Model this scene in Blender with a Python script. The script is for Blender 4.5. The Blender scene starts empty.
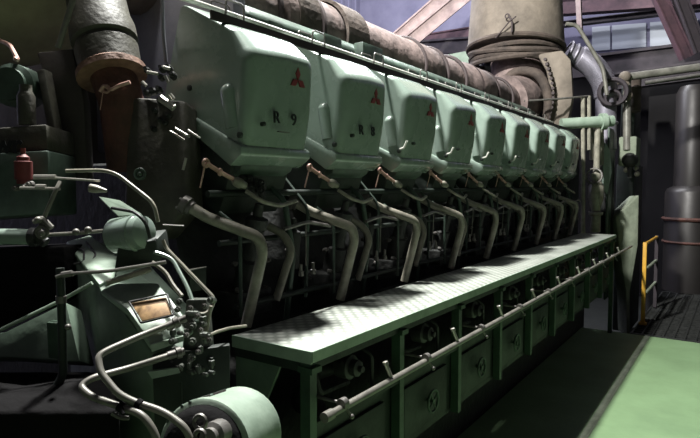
import bpy, bmesh, math, random
from mathutils import Vector, Matrix
random.seed(7)
sc = bpy.context.scene
COL = sc.collection
PI = math.pi

# ------------------------------------------------------------------ camera
FPX, CX, CY = 565.0, 350.0, 219.0
CAMZ = 1.6
PITCH = math.atan(33/565)
YAW = math.atan(392/565*math.cos(PITCH))
cam = bpy.data.objects.new('camera', bpy.data.cameras.new('camera'))
COL.objects.link(cam)
cam.location = (0, 0, CAMZ)
cam.rotation_euler = (PI/2-PITCH, 0, YAW)
cam.data.sensor_width = 36; cam.data.lens = FPX/700*36
cam.data.clip_start = .05; cam.data.clip_end = 100
sc.camera = cam
RM = cam.rotation_euler.to_matrix()
R_, U_, F_ = RM @ Vector((1,0,0)), RM @ Vector((0,1,0)), RM @ Vector((0,0,-1))
C0 = Vector((0,0,CAMZ))

def P(u, v, D=None, a=None, Y=None, Z=None):
    """world point measured off the photo at a known depth / side offset / row / height"""
    d = F_ + R_*((u-CX)/FPX) - U_*((v-CY)/FPX)
    if D is not None: t = D
    elif a is not None: t = -a/d.x
    elif Y is not None: t = Y/d.y
    else: t = (Z-CAMZ)/d.z
    return C0 + d*t
def W(a, y, z): return Vector((-a, y, CAMZ+z))      # offset left of the viewer, distance along the engine, height about eye level

# ------------------------------------------------------------------ materials
def srgb(c):
    return tuple(((x/255)/12.92 if x/255 <= .04045 else ((x/255+.055)/1.055)**2.4) for x in c)
MATS = {}
def mat(name, col, rough=.5, metal=0., col2=None, nscale=6., bump=.0, bscale=40., thresh=(.35,.7), spec=.5, emit=None, estr=0., wave=None):
    m = bpy.data.materials.new(name); m.use_nodes = True
    nt = m.node_tree; N = nt.nodes; L = nt.links
    b = N['Principled BSDF']
    b.inputs['Roughness'].default_value = rough; b.inputs['Metallic'].default_value = metal
    b.inputs['Specular IOR Level'].default_value = spec
    c1 = (*srgb(col), 1)
    tc = N.new('ShaderNodeTexCoord')
    if col2:
        nz = N.new('ShaderNodeTexNoise'); nz.inputs['Scale'].default_value = nscale; nz.inputs['Detail'].default_value = 6; nz.inputs['Roughness'].default_value = .65
        L.new(tc.outputs['Object'], nz.inputs['Vector'])
        r = N.new('ShaderNodeValToRGB'); r.color_ramp.elements[0].position = thresh[0]; r.color_ramp.elements[1].position = thresh[1]
        r.color_ramp.elements[0].color = c1; r.color_ramp.elements[1].color = (*srgb(col2), 1)
        L.new(nz.outputs['Fac'], r.inputs['Fac']); L.new(r.outputs['Color'], b.inputs['Base Color'])
        mr = N.new('ShaderNodeMapRange'); mr.inputs['To Min'].default_value = max(.05, rough-.1); mr.inputs['To Max'].default_value = min(1, rough+.15)
        L.new(nz.outputs['Fac'], mr.inputs['Value']); L.new(mr.outputs['Result'], b.inputs['Roughness'])
    else: b.inputs['Base Color'].default_value = c1
    if bump:
        n2 = N.new('ShaderNodeTexNoise'); n2.inputs['Scale'].default_value = bscale; n2.inputs['Detail'].default_value = 4
        L.new(tc.outputs['Object'], n2.inputs['Vector'])
        bp = N.new('ShaderNodeBump'); bp.inputs['Strength'].default_value = bump; bp.inputs['Distance'].default_value = .02
        L.new(n2.outputs['Fac'], bp.inputs['Height']); L.new(bp.outputs['Normal'], b.inputs['Normal'])
    if emit:
        b.inputs['Emission Color'].default_value = (*srgb(emit), 1); b.inputs['Emission Strength'].default_value = estr
    MATS[name] = m
    return m
mat('green_enamel', (134,149,139), .24, col2=(120,135,125), nscale=4, bump=.05, bscale=14)
mat('green_engine', (74,92,80), .5, col2=(44,54,48), nscale=7, bump=.15, bscale=20)
mat('green_mid', (104,122,106), .5, col2=(80,94,82), nscale=7, bump=.12, bscale=20)  # green_engine lightened in colour to make up for weak ambient light
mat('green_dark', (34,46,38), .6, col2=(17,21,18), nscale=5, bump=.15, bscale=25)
mat('green_frame', (54,80,60), .5, col2=(32,46,36), nscale=6, bump=.1)
mat('green_pale', (150,166,150), .42, col2=(112,130,114), nscale=5, bump=.1, bscale=18)
mat('matte_black', (11,10,11), .9, col2=(17,16,17), nscale=9, bump=.3, bscale=30, spec=.15)  # near-black matte base colour
mat('block_dark', (25,27,26), .6, col2=(42,43,41), nscale=14, bump=.5, bscale=22)  # dark grey-black base colour
mat('pipe_paint', (150,146,132), .36, col2=(100,98,88), nscale=12, bump=.1)
mat('pipe_grey', (126,124,116), .38, col2=(88,86,80), nscale=10, metal=.2)
mat('steel', (200,198,188), .3, metal=.7, col2=(150,146,138), nscale=15)
mat('dull_steel', (120,118,114), .45, metal=.5, col2=(80,76,72), nscale=12)
mat('copper', (190,154,142), .4, metal=.2, col2=(130,96,86), nscale=20)
mat('lagging', (124,108,104), .85, col2=(74,64,62), nscale=7, bump=.6, bscale=14)
mat('lagging_pale', (118,108,97), .8, col2=(76,69,62), nscale=2.5, bump=.4, bscale=8)
mat('lagging_brown', (78,67,60), .85, col2=(46,40,36), nscale=6, bump=.7, bscale=12)
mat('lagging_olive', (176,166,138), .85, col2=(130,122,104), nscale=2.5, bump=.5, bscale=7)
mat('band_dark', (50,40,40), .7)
mat('bellows', (70,69,58), .55, col2=(50,47,42), nscale=9, bump=.2)
mat('rust', (130,98,80), .7, col2=(84,58,46), nscale=14, bump=.4, bscale=30)
mat('plate_brown', (66,60,56), .65, col2=(46,42,40), nscale=4, bump=.12)
mat('rust_dark', (92,56,46), .75, col2=(52,36,32), nscale=8, bump=.4)
mat('sheet_grey', (124,124,134), .6, col2=(90,88,96), nscale=2.2, bump=.1, bscale=6)
mat('silver_foil', (136,132,142), .5, metal=.4, col2=(110,108,118), nscale=10)
mat('red_paint', (124,48,48), .5)
mat('valve_red', (110,44,40), .6, col2=(70,32,30), nscale=12)
mat('black_letter', (18,24,22), .5)
mat('plate_amber', (186,150,104), .5, col2=(130,100,70), nscale=22, thresh=(.45,.65))
mat('yellow_paint', (214,164,60), .45, col2=(180,136,50), nscale=10)
mat('floor_green', (124,152,112), .42, col2=(108,134,98), nscale=1.6, bump=.04, bscale=30)
mat('pit', (26,30,27), .7, col2=(14,16,15), nscale=3, bump=.2)
mat('concrete', (134,142,124), .8, col2=(104,112,96), nscale=5, bump=.3, bscale=20)
mat('wall_blue', (134,132,156), .8, col2=(112,110,134), nscale=1.5)
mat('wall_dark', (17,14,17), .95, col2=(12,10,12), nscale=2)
mat('beam_brown', (170,150,146), .7, col2=(120,104,104), nscale=5)
mat('beam_red', (88,62,70), .7, col2=(58,44,52), nscale=5)
mat('beam_dark', (58,50,56), .7, col2=(40,36,40), nscale=5)
mat('window_glow', (160,166,176), .5, emit=(150,156,172), estr=.3)
mat('rod_white', (225,224,216), .3, col2=(180,178,170), nscale=12)
mat('fitting_mix', (96,100,92), .45, col2=(40,46,42), nscale=30, metal=.2)
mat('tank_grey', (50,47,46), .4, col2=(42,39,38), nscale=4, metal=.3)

def plate_material():
    m = bpy.data.materials.new('chequer_plate'); m.use_nodes = True
    nt = m.node_tree; N = nt.nodes; L = nt.links; b = N['Principled BSDF']
    tc = N.new('ShaderNodeTexCoord'); mp = N.new('ShaderNodeMapping'); mp.inputs['Rotation'].default_value = (0,0,PI/4)
    L.new(tc.outputs['Object'], mp.inputs['Vector'])
    ck = N.new('ShaderNodeTexVoronoi'); ck.inputs['Scale'].default_value = 24; ck.inputs['Randomness'].default_value = 0
    L.new(mp.outputs['Vector'], ck.inputs['Vector'])
    nz = N.new('ShaderNodeTexNoise'); nz.inputs['Scale'].default_value = 5; nz.inputs['Detail'].default_value = 5
    L.new(tc.outputs['Object'], nz.inputs['Vector'])
    r = N.new('ShaderNodeValToRGB'); r.color_ramp.elements[0].color = (*srgb((196,200,192)),1); r.color_ramp.elements[1].color = (*srgb((160,164,156)),1)
    r.color_ramp.elements[0].position = .35; r.color_ramp.elements[1].position = .7
    L.new(nz.outputs['Fac'], r.inputs['Fac'])
    mx = N.new('ShaderNodeMix'); mx.data_type = 'RGBA'; mx.blend_type = 'MULTIPLY'
    r2 = N.new('ShaderNodeValToRGB'); r2.color_ramp.elements[0].color = (1,1,1,1); r2.color_ramp.elements[1].color = (.5,.52,.5,1)
    r2.color_ramp.elements[0].position = .25; r2.color_ramp.elements[1].position = .5
    L.new(ck.outputs['Distance'], r2.inputs['Fac'])
    mx.inputs[0].default_value = 1
    L.new(r.outputs['Color'], mx.inputs[6]); L.new(r2.outputs['Color'], mx.inputs[7])
    L.new(mx.outputs[2], b.inputs['Base Color'])
    bp = N.new('ShaderNodeBump'); bp.inputs['Strength'].default_value = .5; bp.inputs['Distance'].default_value = .004; bp.invert = True
    L.new(ck.outputs['Distance'], bp.inputs['Height']); L.new(bp.outputs['Normal'], b.inputs['Normal'])
    b.inputs['Roughness'].default_value = .45; b.inputs['Metallic'].default_value = .15
    MATS['chequer_plate'] = m
plate_material()
bb_ = MATS['green_enamel'].node_tree.nodes['Principled BSDF']
bb_.inputs['Coat Weight'].default_value = .7; bb_.inputs['Coat Roughness'].default_value = .16

# ------------------------------------------------------------------ mesh building
def fillet(pts, r=.03, seg=5):
    pts = [Vector(p) for p in pts]
    if len(pts) < 3: return pts
    out = [pts[0]]
    for i in range(1, len(pts)-1):
        p0, p, p1 = pts[i-1], pts[i], pts[i+1]
        d0, d1 = (p0-p), (p1-p)
        k = min(r, d0.length*.48, d1.length*.48)
        A, B = p+d0.normalized()*k, p+d1.normalized()*k
        for s in range(seg+1):
            t = s/seg
            out.append(A*(1-t)**2 + p*2*t*(1-t) + B*t*t)
    out.append(pts[-1])
    return out

class MB:
    def __init__(s): s.bm = bmesh.new()
    def poly_solid(s, bot, top, smooth=False):
        """solid between two rings with equal counts"""
        A = [s.bm.verts.new(p) for p in bot]; B = [s.bm.verts.new(p) for p in top]
        n = len(A); fs = []
        fs.append(s.bm.faces.new(A[::-1])); fs.append(s.bm.faces.new(B))
        for i in range(n):
            f = s.bm.faces.new((A[i], A[(i+1)%n], B[(i+1)%n], B[i])); f.smooth = smooth; fs.append(f)
        return fs
    def box(s, lo, hi, bev=0.):
        (x0,y0,z0),(x1,y1,z1) = lo, hi
        x0,x1 = sorted((x0,x1)); y0,y1 = sorted((y0,y1)); z0,z1 = sorted((z0,z1))
        before = set(s.bm.faces)
        fs = s.poly_solid([(x0,y0,z0),(x1,y0,z0),(x1,y1,z0),(x0,y1,z0)], [(x0,y0,z1),(x1,y0,z1),(x1,y1,z1),(x0,y1,z1)])
        if bev: s._bev(fs, bev)
        return s
    def abox(s, a0, a1, y0, y1, z0, z1, bev=0.):
        return s.box((-a0, y0, CAMZ+z0), (-a1, y1, CAMZ+z1), bev)
    def _bev(s, fs, w, seg=2):
        es = list({e for f in fs for e in f.edges})
        bmesh.ops.recalc_face_normals(s.bm, faces=fs)
        bmesh.ops.bevel(s.bm, geom=es, offset=w, segments=seg, affect='EDGES', profile=.5, clamp_overlap=True)
    def prism(s, sec, y0, y1, bev=0., seg=3):
        """section in (a, z about eye), run along the engine"""
        fs = s.poly_solid([W(a,y0,z) for a,z in sec], [W(a,y1,z) for a,z in sec])
        if bev: s._bev(fs, bev, seg)
        return s
    def slab(s, top, zbot, bev=0.):
        top = [Vector(p) for p in top]
        fs = s.poly_solid([(p.x,p.y,zbot) for p in top], top)
        if bev: s._bev(fs, bev)
        return s
    def plate(s, pts, thick, bev=0.):
        """thick plate from a planar-ish outline; thickness goes behind its normal"""
        pts = [Vector(p) for p in pts]
        n = Vector((0,0,0))
        for i in range(len(pts)):
            n += (pts[i]-pts[0]).cross(pts[(i+1)%len(pts)]-pts[0])
        n.normalize()
        if n.dot(C0-pts[0]) < 0: n = -n
        fs = s.poly_solid([p-n*thick for p in pts], pts)
        if bev: s._bev(fs, bev)
        return s
    def tube(s, pts, r, fr=.04, n=10, cap=True):
        pts = fillet(pts, fr) if fr else [Vector(p) for p in pts]
        t0 = (pts[1]-pts[0]).normalized()
        u = t0.orthogonal().normalized(); rings = []
        for i, p in enumerate(pts):
            if i == 0: t = pts[1]-pts[0]
            elif i == len(pts)-1: t = pts[-1]-pts[-2]
            else: t = (pts[i+1]-pts[i]).normalized() + (pts[i]-pts[i-1]).normalized()
            t.normalize(); u = (u - t*u.dot(t)).normalized(); w = t.cross(u)
            rr = r(i/(len(pts)-1)) if callable(r) else r
            rings.append([s.bm.verts.new(p + (u*math.cos(2*PI*k/n) + w*math.sin(2*PI*k/n))*rr) for k in range(n)])
        for A, B in zip(rings, rings[1:]):
            for k in range(n):
                f = s.bm.faces.new((A[k], A[(k+1)%n], B[(k+1)%n], B[k])); f.smooth = True
        if cap:
            s.bm.faces.new(rings[0][::-1]); s.bm.faces.new(rings[-1])
        return s
    def lathe(s, p0, axis, prof, n=24):
        """prof: list of (distance along axis, radius)"""
        axis = Vector(axis).normalized(); u = axis.orthogonal().normalized(); w = axis.cross(u); p0 = Vector(p0)
        rings = [[s.bm.verts.new(p0+axis*h+(u*math.cos(2*PI*k/n)+w*math.sin(2*PI*k/n))*max(r,1e-4)) for k in range(n)] for h, r in prof]
        for j, (A, B) in enumerate(zip(rings, rings[1:])):
            dh, dr = prof[j+1][0]-prof[j][0], prof[j+1][1]-prof[j][1]
            for k in range(n):
                f = s.bm.faces.new((A[k], A[(k+1)%n], B[(k+1)%n], B[k])); f.smooth = True
        s.bm.faces.new(rings[0][::-1]); s.bm.faces.new(rings[-1])
        return s
    def rod(s, p0, p1, r, n=12): return s.tube([p0, p1], r, 0, n)
    def ball(s, c, r, sx=1, sy=1, sz=1, rot=None):
        M = Matrix.Translation(Vector(c)) @ (rot or Matrix.Identity(4)) @ Matrix.Diagonal((r*sx, r*sy, r*sz, 1))
        g = bmesh.ops.create_uvsphere(s.bm, u_segments=16, v_segments=10, radius=1, matrix=M)
        for v in g['verts']:
            for f in v.link_faces: f.smooth = True
        return s
    def ring(s, c, axis, R, r, n=24, m=6):
        axis = Vector(axis).normalized(); u = axis.orthogonal().normalized(); w = axis.cross(u); c = Vector(c)
        rings = []
        for k in range(n):
            d = u*math.cos(2*PI*k/n)+w*math.sin(2*PI*k/n)
            rings.append([s.bm.verts.new(c+d*(R+r*math.cos(2*PI*j/m))+axis*r*math.sin(2*PI*j/m)) for j in range(m)])
        for k in range(n):
            A, B = rings[k], rings[(k+1)%n]
            for j in range(m):
                f = s.bm.faces.new((A[j], A[(j+1)%m], B[(j+1)%m], B[j])); f.smooth = True
        return s
    def build(s, name, m, parent=None, smooth=False, origin=None):
        bmesh.ops.remove_doubles(s.bm, verts=s.bm.verts, dist=1e-5)
        bmesh.ops.recalc_face_normals(s.bm, faces=s.bm.faces)
        me = bpy.data.meshes.new(name)
        if origin is None and parent is not None:
            pm = WORLD_OF.get(parent.name, Vector((0,0,0)))
            org = pm
        else: org = Vector(origin) if origin is not None else Vector((0,0,0))
        bmesh.ops.translate(s.bm, verts=s.bm.verts, vec=-org)
        s.bm.to_mesh(me); s.bm.free()
        if smooth:
            for p in me.polygons: p.use_smooth = True
            me.set_sharp_from_angle(angle=math.radians(40))
        else:
            try: me.set_sharp_from_angle(angle=math.radians(40))
            except Exception: pass
        me.materials.append(MATS[m])
        o = bpy.data.objects.new(name, me); COL.objects.link(o)
        if parent is not None: o.parent = parent
        else: o.location = org
        WORLD_OF[o.name] = org
        return o
WORLD_OF = {}
def build_each(mb, name, m, parent, smooth=False):
    """one object per separate piece"""
    bm = mb.bm; bm.verts.index_update(); seen = set(); out = []
    for v in list(bm.verts):
        if v in seen: continue
        st = [v]; isl = set([v])
        while st:
            x = st.pop()
            for e in x.link_edges:
                y = e.other_vert(x)
                if y not in isl: isl.add(y); st.append(y)
        seen |= isl
        nb = MB(); mp = {x: nb.bm.verts.new(x.co) for x in isl}
        for f in {f for x in isl for f in x.link_faces}:
            nf = nb.bm.faces.new([mp[x] for x in f.verts]); nf.smooth = f.smooth
        out.append(nb.build(name, m, parent, smooth))
    bm.free()
    return out
def tag(o, label, cat, group=None):
    o['label'] = label; o['category'] = cat
    if group: o['group'] = group
    return o
def thing(name, label, cat, loc, group=None):
    o = bpy.data.objects.new(name, None); COL.objects.link(o); o.location = loc; o.empty_display_size = .1
    WORLD_OF[o.name] = Vector(loc)
    return tag(o, label, cat, group)
def struct(o): o['kind'] = 'structure'; return o
def dup(o, off, parent=None):
    """copy a part (with sub-parts) shifted by off"""
    c = o.copy(); COL.objects.link(c); c.parent = parent
    if parent is None or parent == o.parent: c.location = o.location + Vector(off)
    WORLD_OF[c.name] = WORLD_OF[o.name] + Vector(off)
    for ch in [x for x in bpy.data.objects if x.parent == o]:
        k = ch.copy(); COL.objects.link(k); k.parent = c
    return c
def text(body, size, loc, rot, m, parent, name='lettering', ext=.001, bold=0., sx=1):
    cu = bpy.data.curves.new('t', 'FONT'); cu.body = body; cu.size = size; cu.extrude = ext; cu.align_x = 'CENTER'; cu.align_y = 'CENTER'; cu.offset = bold
    to = bpy.data.objects.new('t', cu); COL.objects.link(to)
    bpy.context.view_layer.update()
    me = bpy.data.meshes.new_from_object(to); bpy.data.objects.remove(to)
    me.materials.clear(); me.materials.append(MATS[m])
    o = bpy.data.objects.new(name, me); COL.objects.link(o)
    M = Matrix.Translation(Vector(loc)) @ rot.to_4x4() @ Matrix.Diagonal((sx,1,1,1))
    me.transform(Matrix.Translation(-WORLD_OF[parent.name]) @ M)
    o.parent = parent
    return o
def bolts(mb, c, axis, R, n, r=.008, h=.01, ph=0):
    axis = Vector(axis).normalized(); u = axis.orthogonal().normalized(); w = axis.cross(u)
    for k in range(n):
        t = 2*PI*k/n+ph; p = Vector(c)+(u*math.cos(t)+w*math.sin(t))*R
        mb.rod(p, p+axis*h, r, 6)

PITFLOOR = -.5
# ------------------------------------------------------------------ the room
struct(MB().box((-1.44,-1.5,-.12), (5,6.7,0)).build('floor', 'floor_green'))
struct(MB().box((-8,-1.5,PITFLOOR-.1), (5,12.2,PITFLOOR)).build('floor', 'pit'))
struct(MB().box((-8,12,PITFLOOR), (5,12.2,7.5)).build('wall_back', 'wall_blue'))
w = MB()
w.box((-8.2,-1.5,PITFLOOR), (-8,12.2,7.5))
for i in range(46): w.box((-8.0,-1.3+i*.29,2.6), (-7.96,-1.22+i*.29,7.5))
struct(w.build('wall_left', 'wall_blue'))

struct(MB().box((-.80,-1.5,0),(-.752,6.7,.004),.001).build('pale_strip','concrete'))  # thin pale strip laid along the green floor
# grating floor past the green paint
g = MB()
g.box((-.95,6.72,-.1), (5,6.76,0)); g.box((-.95,9.7,-.1), (5,9.74,0))
for i in range(60): g.box((-.95+i*.1,6.76,-.05), (-.935+i*.1,9.7,-.005))
for i in range(29): g.box((-.95,6.8+i*.1,-.045), (5,6.815+i*.1,-.008))
struct(g.build('floor', 'block_dark'))

# ------------------------------------------------------------------ ENGINE
eng = thing('diesel_engine', 'long green nine-cylinder-bank marine diesel engine with a row of box covers', 'engine', W(2.4,1.5,-2.1))
PITCHY = .6
Y0 = 1.52
sec = [(1.875,.735),(1.545,.567),(1.503,.49),(1.512,.30),(1.548,.135),(1.60,.09),(1.995,.355)]
H = MATS
# prototype cover
cb = MB()
def rounded_section():
    poly = [((1.875,.735),.03,0,.1),((1.61,.612),.03,.3,.3),((1.504,.518),.03,1,.9),((1.518,.30),.05,1,.1),((1.552,.135),.04,1,0),((1.60,.09),.02,.6,0),((1.995,.355),.02,0,0)]
    out = []; n = len(poly)
    for i,(p,r,wa,wz) in enumerate(poly):
        p = Vector(p); A = Vector(poly[i-1][0])-p; B = Vector(poly[(i+1)%n][0])-p
        k = min(r, A.length*.45, B.length*.45); A = p+A.normalized()*k; B = p+B.normalized()*k
        for j in range(6):
            t_ = j/5; q = A*(1-t_)**2+p*2*t_*(1-t_)+B*t_*t_; out.append((q.x,q.y,wa,wz))
    return out
def ins(d, R): return R-math.sqrt(max(0,R*R-(R-min(d,R))**2))
LEN = .39; rings = []
for dy in (0,.004,.012,.024,.04,.06,.085,.14,.22,.30,.345,.365,.38,.387,.39):
    i_ = ins(dy,.05)*.8 + ins(LEN-dy,.03)
    sl = .02*max(0,1-dy/.22)
    rings.append([cb.bm.verts.new(W(a+i_*wa+.004*(dy in (0,LEN)), Y0+dy, z-(i_*.8+sl)*wz)) for a,z,wa,wz in rounded_section()])
cb.bm.faces.new(rings[0][::-1]); cb.bm.faces.new(rings[-1]); nn = len(rings[0])
for A_,B_ in zip(rings,rings[1:]):
    for k in range(nn): cb.bm.faces.new((A_[k],A_[(k+1)%nn],B_[(k+1)%nn],B_[k]))
cov = cb.build('cylinder_cover', 'green_enamel', eng, smooth=True)
cov.data.set_sharp_from_angle(angle=math.radians(50))
wn_ = cov.modifiers.new('weighted','WEIGHTED_NORMAL'); wn_.keep_sharp = True; wn_.weight = 80
# lower rim flange of the cover
fs = [(1.535,.155),(1.53,.115),(1.60,.07),(2.01,.335),(2.0,.375),(1.61,.108)]
MB().prism([(1.54,.15),(1.538,.118),(1.60,.075),(2.015,.342),(2.0,.372)], Y0-.012, Y0+.402, .008, 2).build('cover_rim', 'green_enamel', cov)
# rounded boss on the near end face
b = MB()
p = P(228,92,Y=Y0); q = P(232,128,Y=Y0)
b.tube([p+Vector((0,.004,0)), q+Vector((0,.01,0))], .032, 0, 16)
b.ball(p+Vector((0,.004,0)), .032)
b.build('end_boss', 'green_enamel', cov)
# retaining bolts / latches
b = MB()
for (u,v,pl) in ((190,88,'Y'),(240,135,'Y')):
    c = P(u,v,Y=Y0); b.lathe(c, (0,-1,0), [(-.005,.012),(.006,.012),(.01,.006)], 10)
c = P(263,124,a=1.508); b.lathe(c, (1,0,0), [(-.008,.009),(.008,.009),(.012,.005)], 10)
build_each(b,'cover_bolt','green_dark', cov)
# L shaped latch lever at the far lower corner
# bail handle on top
b = MB()
hy = 1.80
def bail(mb, hy):
    A = W(1.865,hy-.055,.735); B = W(1.865,hy+.055,.735)
    up = Vector((.0,-.0,.075)); inw = Vector((.03,0,0))
    mb.tube([A, A+up*.9+inw*.2, A+up+Vector((0,.015,0)), B+up+Vector((0,-.015,0)), B+up*.9, B], .0045, .012, 8)
    mb.tube([A+Vector((-.09,0,.04)), A+Vector((-.09,0,.085)), B+Vector((-.09,0,.085)), B+Vector((-.09,0,.04))], .004, .012, 8)
bail(b, hy)
build_each(b,'lift_handle', 'dull_steel', cov)
# emblem: three diamonds
def emblem(parent, cy, cz, s, x):
    mb = MB()
    def dia(ang):
        c = Vector((0, math.cos(ang), math.sin(ang)))
        u = c*s; wv = Vector((0, -math.sin(ang), math.cos(ang)))*s*.29*2
        o = Vector((x, cy, cz))
        pts = [o, o+u*.5+wv*.5, o+u, o+u*.5-wv*.5]
        mb.poly_solid([p+Vector((-.012,0,0)) for p in pts], pts)
    for k in (PI/2, PI/2+2*PI/3, PI/2-2*PI/3): dia(k)
    return mb.build('emblem', 'red_paint', parent)
e = P(299,80,a=1.501)
emblem(cov, e.y, e.z, .05, -1.504)
covers = [cov]
for i in range(1, 9):
    covers.append(dup(cov, (0,PITCHY*i,0), eng))
for i in range(2, 9):
    b = MB(); off = Vector((0,PITCHY*(i-2),0))
    l0 = P(400,149,Y=Y0+1.2-.012); l1 = P(404,148,Y=Y0+1.2-.02); l2 = P(407,141,Y=Y0+1.2-.02)
    b.tube([l0+off, l1+off, l2+off], .006, .008, 8)
    b.build('latch_lever', 'rod_white', covers[i])
rotx = Matrix(((0,0,1),(1,0,0),(0,1,0)))
t = P(287,119,a=1.5)
for i, s_ in enumerate(('R  9','R  8')):
    tp = t + Vector((0,PITCHY*i,0))
    for ch_, dy_ in ((s_[0],-.052),(s_[-1],.052)):
        text(ch_, .066, (-1.508, tp.y+dy_, tp.z), rotx, 'black_letter', covers[i], 'cylinder_number', .003, .0, 1.0)
MBu = MB(); u0 = P(284,132,a=1.503); MBu.box((-1.515,u0.y-.03,u0.z-.002), (-1.502,u0.y+.035,u0.z+.002)); MBu.build('number_tag', 'dull_steel', covers[0])

# rail of rods on the covers
r = MB(); r.rod(W(1.88,1.46,.757), W(1.88,6.95,.757), .0115, 10)
for i in range(9): r.box(tuple(W(1.905,Y0+PITCHY*i+.30,.70)), tuple(W(1.865,Y0+PITCHY*i+.33,.75)))
r.build('cover_rail', 'rod_white', eng)
r = MB(); r.prism([(1.655,.622),(1.655,.655),(1.645,.655),(1.64,.622)],1.47,6.86); r.build('dark_rail_strip','band_dark',eng)  # strip added to darken the band below the rail
r = MB(); r.rod(W(1.93,1.75,.775), W(1.93,6.95,.775), .007, 8)
for i in range(9): r.rod(W(1.93,1.9+PITCHY*i,.775), W(1.885,1.9+PITCHY*i,.747), .006, 8)
r.build('cover_rail', 'dull_steel', eng)

# cylinder heads under the covers
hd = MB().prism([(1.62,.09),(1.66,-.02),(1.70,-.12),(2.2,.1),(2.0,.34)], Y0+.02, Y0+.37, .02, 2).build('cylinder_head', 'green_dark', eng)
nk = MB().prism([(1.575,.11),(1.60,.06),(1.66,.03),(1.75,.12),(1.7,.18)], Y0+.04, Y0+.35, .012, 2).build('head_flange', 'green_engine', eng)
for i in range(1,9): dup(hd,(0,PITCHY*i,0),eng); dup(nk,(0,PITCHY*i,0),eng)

# engine block and charge-air box
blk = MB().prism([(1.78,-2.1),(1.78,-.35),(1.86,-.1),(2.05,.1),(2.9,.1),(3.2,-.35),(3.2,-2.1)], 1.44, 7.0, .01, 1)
blk.build('engine_block', 'block_dark', eng)
MB().prism([(1.46,-2.1),(1.46,-.72),(1.79,-.62),(1.79,-2.1)], 1.46, 6.9, .01, 1).build('bed_plate', 'block_dark', eng)
bx = MB().prism([(2.03,.2),(2.03,.86),(2.10,.92),(2.35,.92),(2.35,.2)], 2.05, 6.8, .02, 2)
for i in range(10): bx.prism([(2.0,.45),(2.0,.84),(2.05,.86),(2.05,.45)], 2.2+i*PITCHY*.8, 2.27+i*PITCHY*.8)
bx.build('air_manifold', 'green_engine', eng)
# small boxes with dials above the covers
for (u,v,du,dv) in ((373,55,20,12),(333,45,18,12),(430,84,14,9)):
    A = P(u-du/2,v+dv/2+3,a=1.97); B = P(u+du/2,v-dv/2,a=1.97)
    MB().box((-2.04,A.y,A.z),(-1.97,B.y,B.z),.006).build('indicator_box','green_engine',eng)

# lagged exhaust manifold
m = MB()
prof = []
yy = 1.2
rr = .25
prof = [(.86,.245),(.9,.25),(1.25,.25),(1.27,.285),(1.55,.29),(1.6,.25),(2.4,.25),(2.95,.25),(3.0,.265),(3.35,.26),(3.4,.24),(4.1,.245),(4.15,.27),(4.6,.27),(4.65,.24),(5.4,.25)]
m.lathe(W(2.4,1.2,.975), (0,1,0), prof, 32)
mo = m.build('exhaust_manifold', 'lagging', eng, smooth=True)
bands = MB()
for y in (2.42,2.82,4.18,4.6,5.0,5.4,5.85,6.3): bands.ring(W(2.4,y,.975),(0,1,0),.262,.016,32,6)
build_each(bands,'lagging_band','band_dark',mo)
# a draped lagging blanket with wired seams on the near part of the manifold
m = MB()
for (y0,y1,rad) in ((2.55,2.75,.272),(3.05,3.3,.262)):
    n=14; 
    pts0=[W(2.4-rad*math.cos(-.5+k/n*2.3),y0,.975+rad*math.sin(-.5+k/n*2.3)) for k in range(n+1)]
    for k in range(n):
        m.poly_solid([pts0[k],pts0[k+1],pts0[k+1]+Vector((.02,0,.015)),pts0[k]+Vector((.02,0,.015))],
                     [q+Vector((0,y1-y0,0)) for q in (pts0[k],pts0[k+1],pts0[k+1]+Vector((.02,0,.015)),pts0[k]+Vector((.02,0,.015)))])
build_each(m,'lagging_blanket','lagging_brown',mo)
# round cover plate on the manifold
m = MB(); c = P(366,36,a=2.2); m.lathe(c,(1,0,.35),[(-.05,.07),(.0,.07),(.004,.055),(.004,.02),(.012,.018)],24); m.build('inspection_disc','lagging_brown',mo)
# second manifold, other bank, higher pale blanket at top of frame
m = MB(); m.tube([W(2.75,1.6,1.16),W(2.75,3.9,1.16)], .22, 0, 24); m.build('exhaust_manifold','lagging',eng,smooth=True)

# ---- per cylinder pipework (prototype measured on the first cylinder, then repeated along the bank)
unit = []
def part(mb, name, m, smooth=False):
    o = mb.build(name, m, eng, smooth=smooth); unit.append(o); return o
# large bent water pipe
big = MB()
big.tube([P(190,207,a=1.66), P(208,218,a=1.6), P(259,237,a=1.44), P(263,252,a=1.44), P(246,326,a=1.50)], .021, .05, 14)
part(big,'water_pipe','pipe_paint')
fl = MB(); d = (P(208,218,a=1.6)-P(190,207,a=1.66)).normalized()
fl.lathe(P(187,206,a=1.67), d, [(-.02,.034),(.006,.036),(.008,.028),(.022,.028)], 16); bolts(fl,P(187,206,a=1.67),-d,.026,4,.006,.03)
part(fl,'pipe_flange','dull_steel')
# second lower pipe
p2 = MB(); p2.tube([P(268,226,a=1.62), P(284,234,a=1.56), P(292,250,a=1.53), P(276,300,a=1.56)], .017, .04, 12)
part(p2,'drain_pipe','pipe_paint')
# slim horizontal branch with couplings
p3 = MB(); p3.tube([P(284,229,a=1.5), P(308,222,a=1.5), P(330,226,a=1.52)], .008, .02, 8); p3.rod(P(306,222,a=1.5),P(306,266,a=1.52),.003,6)
for (u,v) in ((301,268),(313,266)): p3.lathe(P(u,v+8,a=1.52),(0,0,1),[(0,.012),(.02,.012),(.022,.007),(.05,.007)],8)
part(p3,'branch_pipe','dull_steel')
# white pipe from the injector
p4 = MB(); p4.tube([P(246,191,a=1.56), P(263,202,a=1.5), P(280,206,a=1.5), P(296,201,a=1.55)], .0085, .03, 10)
part(p4,'fuel_pipe','pipe_paint')
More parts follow.
